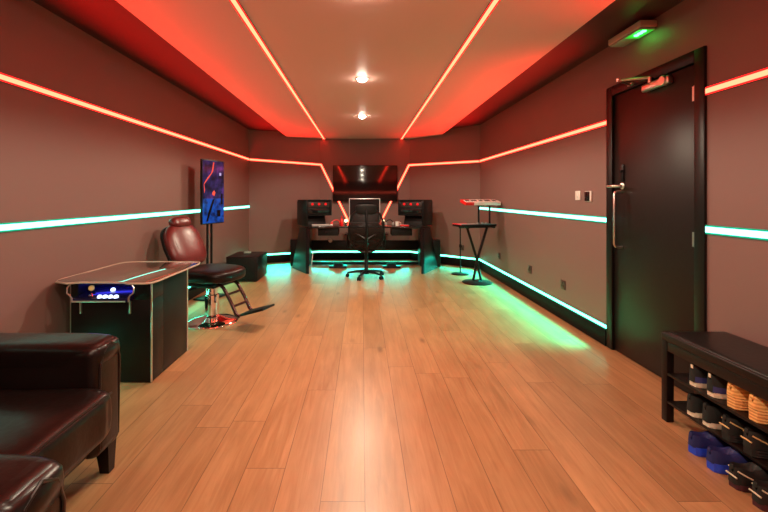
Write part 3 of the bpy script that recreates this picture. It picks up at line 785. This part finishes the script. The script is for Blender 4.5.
# ------------------------------------------------------------------ office chair
def office():
    r = thing('office_chair', 'black mesh back office chair on castors pulled up to the desk', 'office chair', (.065, 6.16, 0))
    b = nb(); lathe(b, [(.04, .055), (.045, .06), (.045, .10), (.028, .12), (.026, .40), (.0, .40)], 24); obj('gas_column', b, BLACK, r)
    for k in range(5):
        a = math.radians(90+72*k+14)
        d = Vector((math.cos(a), math.sin(a), 0))
        b = nb(); tube(b, [d*.03+Vector((0, 0, .095)), d*.16+Vector((0, 0, .088)), d*.285+Vector((0, 0, .068))], [.024, .018, .013], 10)
        lg = obj('leg', b, BLACK, r)
        b = nb()
        sd = Vector((-d.y, d.x, 0)); Mx = Matrix((sd, d, Vector((0, 0, 1)))).transposed() @ RY(PI/2)
        for off in (-.016, .016): lathe(b, [(.020, -.009), (.0275, -.006), (.0275, .006), (.020, .009)], 16, c=d*.285+sd*off+Vector((0, 0, .0285)), M=Mx)
        tube(b, [d*.285+Vector((0, 0, .028)), d*.285+Vector((0, 0, .07))], .008)
        obj('castor', b, BLACKM, lg)
    b = nb(); box(b, (0, .04, .415), (.22, .26, .04), .01); obj('tilt_mechanism', b, BLACK, r)
    b = nb(); puff(b, (0, .08, .47), (.255, .25, .042), .4, .45, nu=40); obj('seat', b, BLACKM, r, angle=70)
    # back frame and mesh; chair faces +Y, its back is at -Y
    def cv(x, z):   # curved back surface
        return Vector((x, -.21+.55*x*x-.06*math.sin((z-.45)/.6*PI)-.05*(z-.5), z))
    loop = []
    for k in range(44):
        a = 2*PI*k/44
        sx = math.copysign(abs(math.cos(a))**.6, math.cos(a)); sz = math.copysign(abs(math.sin(a))**.7, math.sin(a))
        z = .725+.315*sz; w = .255*(1-.14*abs((z-.725)/.315)**2) if z > .725 else .255*(1-.30*((.725-z)/.315)**2)
        loop.append(cv(w*sx, z))
    b = nb(); tube(b, loop, .014, 10, closed=True); fr = obj('back_frame', b, BLACK, r)
    b = nb(); grid = []
    for j in range(13):
        zz = .415+.62*j/12; sz = (zz-.725)/.315
        sz = max(-1, min(1, sz)); half = (1-abs(sz)**(1/.7*1.0*2))**.3 if abs(sz) < 1 else 0
        w = (.255*(1-.14*abs(sz)**2) if sz > 0 else .255*(1-.30*sz*sz))*half
        grid.append([b.verts.new(cv(w*(-1+2*i/10), zz)) for i in range(11)])
    for A, B in zip(grid, grid[1:]):
        for i in range(10): b.faces.new((A[i], A[i+1], B[i+1], B[i]))
    mm, nt, bs = newmat('black chair mesh'); bs.inputs['Base Color'].default_value = (.005, .004, .004, 1); bs.inputs['Specular IOR Level'].default_value = .25; bs.inputs['Roughness'].default_value = .5; bs.inputs['Alpha'].default_value = .93
    obj('mesh_panel', b, mm, r)
    b = nb(); tube(b, [(0, -.02, .41), (0, -.20, .42), (0, -.27, .52), (0, -.295, .70), (0, -.285, .95), (0, -.265, 1.03)], [.03, .028, .022, .02, .016, .014], 10)
    for s in (-1, 1): tube(b, [(0, -.285, .60), (s*.10, -.275, .66), (s*.20, -.22, .70)], .012, 8)
    obj('spine', b, BLACK, r)
    b = nb(); puff(b, (0, -.235, .60), (.17, .018, .055), .5, .6, fn=lambda v: Vector((v.x, v.y+.5*v.x*v.x, v.z))); obj('lumbar_pad', b, BLACKM, r)
    b = nb(); puff(b, (0, -.245, 1.035), (.165, .03, .075), .5, .6, nu=36, fn=lambda v: Vector((v.x, v.y+.9*v.x*v.x, v.z+.0))); obj('headrest', b, BLACKM, r, angle=70)
    for s in (-1, 1):
        b = nb(); tube(b, [(s*.16, .05, .42), (s*.27, .05, .43), (s*.285, .05, .50), (s*.285, .05, .64)], .013, 10); am = obj('armrest', b, BLACK, r)
        b = nb(); box(b, (s*.285, .06, .655), (.085, .24, .028), .012); obj('arm_pad', b, BLACKM, am)
office()

# ------------------------------------------------------------------ keyboards in the right corner
def kstand():
    r = thing('keyboard_stand', 'black two tier keyboard stand on a round base in the right back corner', 'keyboard stand', (1.635, 5.78, 0), .25)
    b = nb(); lathe(b, [(.205, .0), (.208, .010), (.19, .018), (.05, .026), (.04, .04), (0, .04)], 40); obj('base', b, BLACK, r)
    for s in (-1, 1):
        b = nb(); tube(b, [(s*.05, -.02*s, .03), (-s*.02, -.02*s, .35), (-s*.17, -.02*s, .785)], .018, 10); obj('leg', b, BLACK, r)
    b = nb(); box(b, (0, 0, .789), (.56, .04, .022), .004)
    for x in (-.2, .2): box(b, (x, 0, .79), (.03, .24, .02), .004)
    box(b, (.2, .13, .789), (.24, .03, .02), .003); obj('lower_tier', b, BLACK, r)
    for x in (.10, .28):
        b = nb(); tube(b, [(x, .13, .79), (x, .13, 1.085)], .013, 10); box(b, (x, .10, 1.088), (.02, .22, .014), .003); obj('upper_post', b, BLACK, r)
kstand()
kt = thing('music_controller', 'black pad controller with red edges on the lower tier of the keyboard stand', 'music controller', (1.585, 5.74, .8015), .30)
b = nb(); box(b, (0, 0, .018), (.56, .25, .032), .006); obj('casing', b, BLACK, kt)
b = nb()
for i in range(4):
    for j in range(2): box(b, (-.21+i*.07, -.05+j*.075, .036), (.058, .06, .006), .002)
obj('pads', b, GREYP, kt)
b = nb(); tube(b, [(-.278, -.12, .035), (-.278, .12, .035), (-.05, .122, .035)], .004, 6); obj('red_edging', b, pbr('red edging', (.6, .02, .03), .35, emit=(1, .02, .03), es=.35), kt)
b = nb()
for i in range(3): lathe(b, [(.016, .034), (.014, .05), (0, .051)], 14, c=(.08+i*.07, .04, 0))
obj('knobs', b, GREYP, kt)
ks = thing('mini_keyboard', 'small white music keyboard with red end on the top tier of the stand', 'music keyboard', (1.70, 5.84, 1.0965), .16)
ks.rotation_euler = (.22, 0, .16); ks.location.z += .022
b = nb(); box(b, (.06, 0, .022), (.40, .20, .044), .005); obj('casing', b, WHITEP, ks)
b = nb(); box(b, (-.205, 0, .022), (.13, .20, .044), .005); obj('end_section', b, REDP, ks)
b = nb()
for i in range(18): box(b, (-.245+i*.029, -.035, .046), (.026, .11, .006), .001)
obj('white_keys', b, WHITEP, ks)
b = nb()
for i in range(17):
    if i % 7 not in (2, 6): box(b, (-.230+i*.029, -.01, .052), (.013, .065, .008), .001)
obj('black_keys', b, BLACK, ks)
ms = thing('pole_stand', 'thin black pole stand on a round base behind the keyboard stand', 'stand', (1.55, 6.42, 0))
b = nb(); lathe(b, [(.135, .0), (.137, .010), (.12, .016), (.02, .022), (0, .022)], 32); obj('base', b, BLACK, ms)
b = nb(); tube(b, [(0, 0, .02), (0, 0, .72)], .010, 10); obj('pole', b, BLACK, ms)
b = nb(); lathe(b, [(.018, .42), (.02, .44), (.018, .47)], 14); obj('collar', b, BLACKM, ms)
b = nb(); lathe(b, [(0, .72), (.016, .722), (.016, .75), (0, .752)], 14); obj('top_cap', b, BLACKM, ms)

# ------------------------------------------------------------------ shoe bench
BX0, BX1, BY0, BY1 = 1.64, 1.992, 1.13, 2.235
def bench():
    r = thing('shoe_bench', 'dark wooden bench with padded top and two shoe shelves against the right wall', 'bench', ((BX0+BX1)/2, (BY0+BY1)/2, 0))
    cx, cy = (BX0+BX1)/2, (BY0+BY1)/2; w, l = BX1-BX0, BY1-BY0
    b = nb(); box(b, (0, 0, .458), (w, l, .044), .008, seg=3); obj('top', b, DWOOD, r)
    b = nb(); puff(b, (.0, 0, .474), (w/2-.012, l/2-.012, .016), .4, .1, nu=40); obj('seat_pad', b, BLEATH, r, angle=70)
    b = nb()
    box(b, (-w/2+.012, 0, .412), (.018, l-.09, .05), .002); box(b, (w/2-.012, 0, .412), (.018, l-.09, .05), .002)
    obj('apron', b, DWOOD, r)
    for sx in (-1, 1):
        for sy in (-1, 1):
            b = nb(); box(b, (sx*(w/2-.022), sy*(l/2-.022), .2185), (.04, .04, .435), .003); obj('leg', b, DWOOD, r)
    for z in (.262, .112):
        b = nb(); box(b, (0, 0, z), (w-.008, l-.085, .014), .002); obj('shelf', b, DWOOD, r)
bench()

def make_shoe(name, label, cat, loc, rz, up, sole, accent=None, hh=.108, stripe=None, L=.275, laces=GREYP, group=None, solex=1.0, ridges=False):
    """heel at local x=0, toe towards +x"""
    r = thing(name, label, cat, loc, rz, group)
    def half(t):       # half width along length, t 0..1
        return .93*(.034+.014*math.sin(min(1, t*1.25)*PI*.9-.3)+.006*t)*max(0.0, 1-((t-.86)/.14)**2*.9 if t > .86 else 1)**.5*(1 if t > .10 else (1-((.10-t)/.10)**2*.75)**.5)
    ts = [0, .015, .04, .08, .14, .22, .3, .4, .5, .6, .7, .78, .85, .9, .94, .97, .99, 1]
    # sole
    b = nb()
    sh = .026
    def ring(z, k):
        R_ = []
        for t in ts: R_.append(Vector((t*L, half(t)*k, z+.010*max(0, (t-.75)/.25)**2*(1 if z < .02 else .6))))
        for t in reversed(ts[1:-1]): R_.append(Vector((t*L, -half(t)*k, z+.010*max(0, (t-.75)/.25)**2*(1 if z < .02 else .6))))
        return [b.verts.new(p) for p in R_]
    levels = [(.0005+i*.0048, (.95 if i == 0 else (1.06 if i % 2 else .99))-.0*i) for i in range(13)] if sole is YSOLE else [(.0005, .93), (.006, 1.0), (.014, .97), (sh, 1.03)] if sole is not BSOLE and not ridges else [(.0005, .93), (.008, 1.04), (.024, 1.0), (.040, 1.03)] if not ridges else [(.0005, .93), (.005, 1.04), (.010, .97), (.015, 1.05), (.020, .98), (.026, 1.06), (.032, .98), (.036, 1.04)]
    rg = [ring(z, k*solex) for z, k in levels]
    for A, B in zip(rg, rg[1:]):
        n = len(A)
        for i in range(n): b.faces.new((A[i], A[(i+1) % n], B[(i+1) % n], B[i]))
    b.faces.new(rg[0][::-1]); b.faces.new(rg[-1])
    obj('sole', b, sole, r, angle=35)
    # upper: loft of arches with an opening at the ankle
    z0 = levels[-1][0]-.003
    b = nb(); rows = []
    for t in ts:
        hgt = hh if t < .10 else (hh-.012*math.sin(min(1, (t-.10)/.3)*PI) if t < .38 else hh*(1-.52*((t-.38)/.5)**.9) if t < .88 else hh*.48*(max(0, 1-((t-.88)/.12)**2))**.5)
        hgt = max(hgt, z0+.006)
        hw = half(t)*.97
        opn = 0
        if t < .38: opn = .62*(1-(t/.38)**3)
        row = []
        for k in range(13):
            u = -1+2*k/12
            x = t*L+(.006*(1-(t/.1)) if t < .1 else 0)*(0.5-abs(u))
            if opn > .05:
                # two side walls curving in, opening in the middle
                s_ = math.copysign(1, u) if u else 1
                a = abs(u)
                if a > .35:
                    f = (1-a)/.65
                    row.append(Vector((x, s_*hw*(1-(1-opn)*f**2.2), z0+(hgt-z0)*math.sin(f*PI/2))))
                else: row.append(Vector((x, u/.35*hw*opn*.92, hgt-.028*(1-(a/.35)**2)-.006)))
            else:
                ph = (u+1)/2*PI
                row.append(Vector((x, -hw*math.copysign(abs(math.cos(ph))**.75, math.cos(ph)), z0+(hgt-z0)*math.sin(ph)**.6)))
        rows.append([b.verts.new(p) for p in row])
    for A, B in zip(rows, rows[1:]):
        for k in range(12): b.faces.new((A[k], A[k+1], B[k+1], B[k]))
    b.faces.new(rows[0]); b.faces.new(rows[-1][::-1])
    obj('upper', b, up, r, angle=60)
    if accent:
        # heel counter wrapping round the back, low
        b = nb()
        pts_o = [(t*L, half(t)*1.02) for t in (.26, .18, .10, .05, .015, 0)]
        path = [Vector((x, y, 0)) for x, y in pts_o]+[Vector((x, -y, 0)) for x, y in reversed(pts_o)]
        lo = [b.verts.new(p*1.0+Vector((-.002, 0, z0+.002))) for p in path]
        hi = [b.verts.new(Vector((p.x*1.0-.001, p.y*.99, z0+.030-.06*max(0, p.x-.02)))) for p in path]
        for i in range(len(path)-1): b.faces.new((lo[i], lo[i+1], hi[i+1], hi[i]))
        obj('heel_counter', b, accent, r)
    # heel tab
    b = nb(); box(b, (.001, 0, hh-.010), (.006, .014, .020), .0025); obj('heel_tab', b, laces, r)
    b = nb()
    for k in range(4):
        t = .44+k*.075; z = hh*(1-.52*((t-.38)/.5)**.9)+.001; w = half(t)*.45
        tube(b, [(t*L, -w, z-.004), (t*L+.004, 0, z+.002), (t*L, w, z-.004)], .0028, 6)
    obj('laces', b, laces, r)
    if stripe:
        for s in (-1, 1):
            b = nb(); pr = []
            for q in range(7):
                t = .02+.36*q/6; hw = half(t)*1.0
                pr.append(Vector((t*L, s*hw*(1.0-.10*(1-q/6)), z0+.048*(1-q/6)**1.1+.008)))
            tube(b, [p+Vector((0, s*.001, 0)) for p in pr], .0032, 6); obj('stripe', b, stripe, r)
        b = nb(); tube(b, [(-.002, -.024, z0+.03), (-.004, 0, z0+.032), (-.002, .024, z0+.03)], .0035, 6); obj('heel_stripe', b, stripe, r)
    return r
KN = pbr('black knit', (.006, .008, .007), .7, bump=.2, bscale=300)
NAVY = pbr('navy fabric', (.03, .03, .14), .6)
CREAM = pbr('cream rubber', (.72, .60, .45), .5)
def banded(name, c1, c2, rough, period):
    m, nt, b = newmat(name); b.inputs['Roughness'].default_value = rough
    tc = N(nt, 'ShaderNodeTexCoord'); wv = N(nt, 'ShaderNodeTexWave', bands_direction='Z'); wv.inputs['Scale'].default_value = 1/(period*3.18); wv.inputs['Distortion'].default_value = 1.2; wv.inputs['Detail Scale'].default_value = 6
    nt.links.new(tc.outputs['Object'], wv.inputs['Vector'])
    mx = N(nt, 'ShaderNodeMix', data_type='RGBA'); mx.inputs[6].default_value = (*c1, 1); mx.inputs[7].default_value = (*c2, 1)
    nt.links.new(wv.outputs['Fac'], mx.inputs[0]); nt.links.new(mx.outputs[2], b.inputs['Base Color'])
    return m
YEL = banded('orange yellow knit', (.60, .25, .06), (.88, .50, .17), .6, .016)
YSOLE = banded('yellow orange foam', (.50, .19, .05), (.90, .50, .18), .5, .013)
BLUE = pbr('dark blue mesh', (.01, .014, .10), .6, bump=.2, bscale=250)
BSOLE = pbr('bright blue sole', (.015, .06, .60), .4)
BLK = pbr('worn black fabric', (.008, .008, .007), .65)
BRUB = pbr('black rubber', (.010, .009, .009), .5)
GOLD = pbr('gold trim', (.62, .42, .18), .4)
MAROON = pbr('maroon rubber', (.06, .012, .02), .5)
PALE = pbr('pale strap', (.55, .50, .36), .5)
zU, zL = .2695, .1195
g = 'shoes on the bench'
make_shoe('sneaker', 'black and navy sneaker with cream sole, farthest on the upper shelf', 'shoe', (1.655, 2.042, zU), .05, KN, CREAM, NAVY, laces=CREAM)
make_shoe('sneaker', 'black and navy sneaker with cream sole, second on the upper shelf beside the orange pair', 'shoe', (1.655, 1.938, zU), -.03, KN, CREAM, NAVY, laces=CREAM)
make_shoe('running_shoe', 'orange yellow shoe on the upper shelf, touching the navy heeled sneaker', 'shoe', (1.655, 1.830, zU), .02, YEL, YSOLE, None, laces=YEL, hh=.112, ridges=True, solex=.98)
make_shoe('running_shoe', 'orange yellow shoe on the upper shelf, nearest the camera', 'shoe', (1.650, 1.722, zU), -.02, YEL, YSOLE, None, laces=YEL, hh=.112, ridges=True, solex=.98)
make_shoe('sneaker', 'plain black sneaker with white sole, farthest on the lower shelf', 'shoe', (1.645, 2.045, zL), .02, KN, CREAM, None, laces=BLK)
make_shoe('sneaker', 'plain black sneaker with white sole on the lower shelf, beside the gold striped shoe', 'shoe', (1.645, 1.952, zL), -.02, KN, CREAM, None, laces=BLK)
make_shoe('trainer', 'black trainer with curved gold stripe on the lower shelf, beside the white soled sneaker', 'shoe', (1.640, 1.840, zL), .01, BLK, BRUB, None, stripe=GOLD, laces=BLK, hh=.11, ridges=True)
make_shoe('trainer', 'black trainer with curved gold stripe on the lower shelf, nearest the camera', 'shoe', (1.640, 1.735, zL), .0, BLK, BRUB, None, stripe=GOLD, laces=BLK, hh=.11, ridges=True)
make_shoe('running_shoe', 'bright blue soled shoe on the floor under the bench, farthest in its row', 'shoe', (1.562, 1.932, .0), .06, BLUE, BSOLE, None, laces=BLUE, hh=.097, solex=1.05)
make_shoe('running_shoe', 'bright blue soled shoe on the floor, between its twin and the black shoes', 'shoe', (1.552, 1.818, .0), -.03, BLUE, BSOLE, None, laces=BLUE, hh=.097, solex=1.05)
make_shoe('trainer', 'black shoe with short pale heel strap on the floor beside the blue pair', 'shoe', (1.550, 1.705, .0), .03, BLK, MAROON, None, stripe=PALE, laces=BLK, hh=.097)
make_shoe('trainer', 'black shoe with short pale heel strap on the floor at the photo corner', 'shoe', (1.545, 1.597, .0), .0, BLK, MAROON, None, stripe=PALE, laces=BLK, hh=.097)

# ------------------------------------------------------------------ world, camera, view
w = bpy.data.worlds.new('World'); bpy.context.scene.world = w; w.use_nodes = True
w.node_tree.nodes['Background'].inputs[0].default_value = (.02, .01, .01, 1); w.node_tree.nodes['Background'].inputs[1].default_value = .2
cam = bpy.data.cameras.new('Camera'); co = bpy.data.objects.new('Camera', cam); col.objects.link(co)
co.location = (0, 0, CAMZ); co.rotation_euler = (PI/2, 0, 0)
cam.sensor_width = 36; cam.lens = 407/768*36; cam.shift_x = 22/768; cam.shift_y = -59/768; cam.clip_start = .05
sc = bpy.context.scene; sc.camera = co
sc.view_settings.view_transform = 'Standard'; sc.view_settings.look = 'None'; sc.view_settings.gamma = 1; sc.view_settings.exposure = 0
sc.view_settings.use_curve_mapping = False
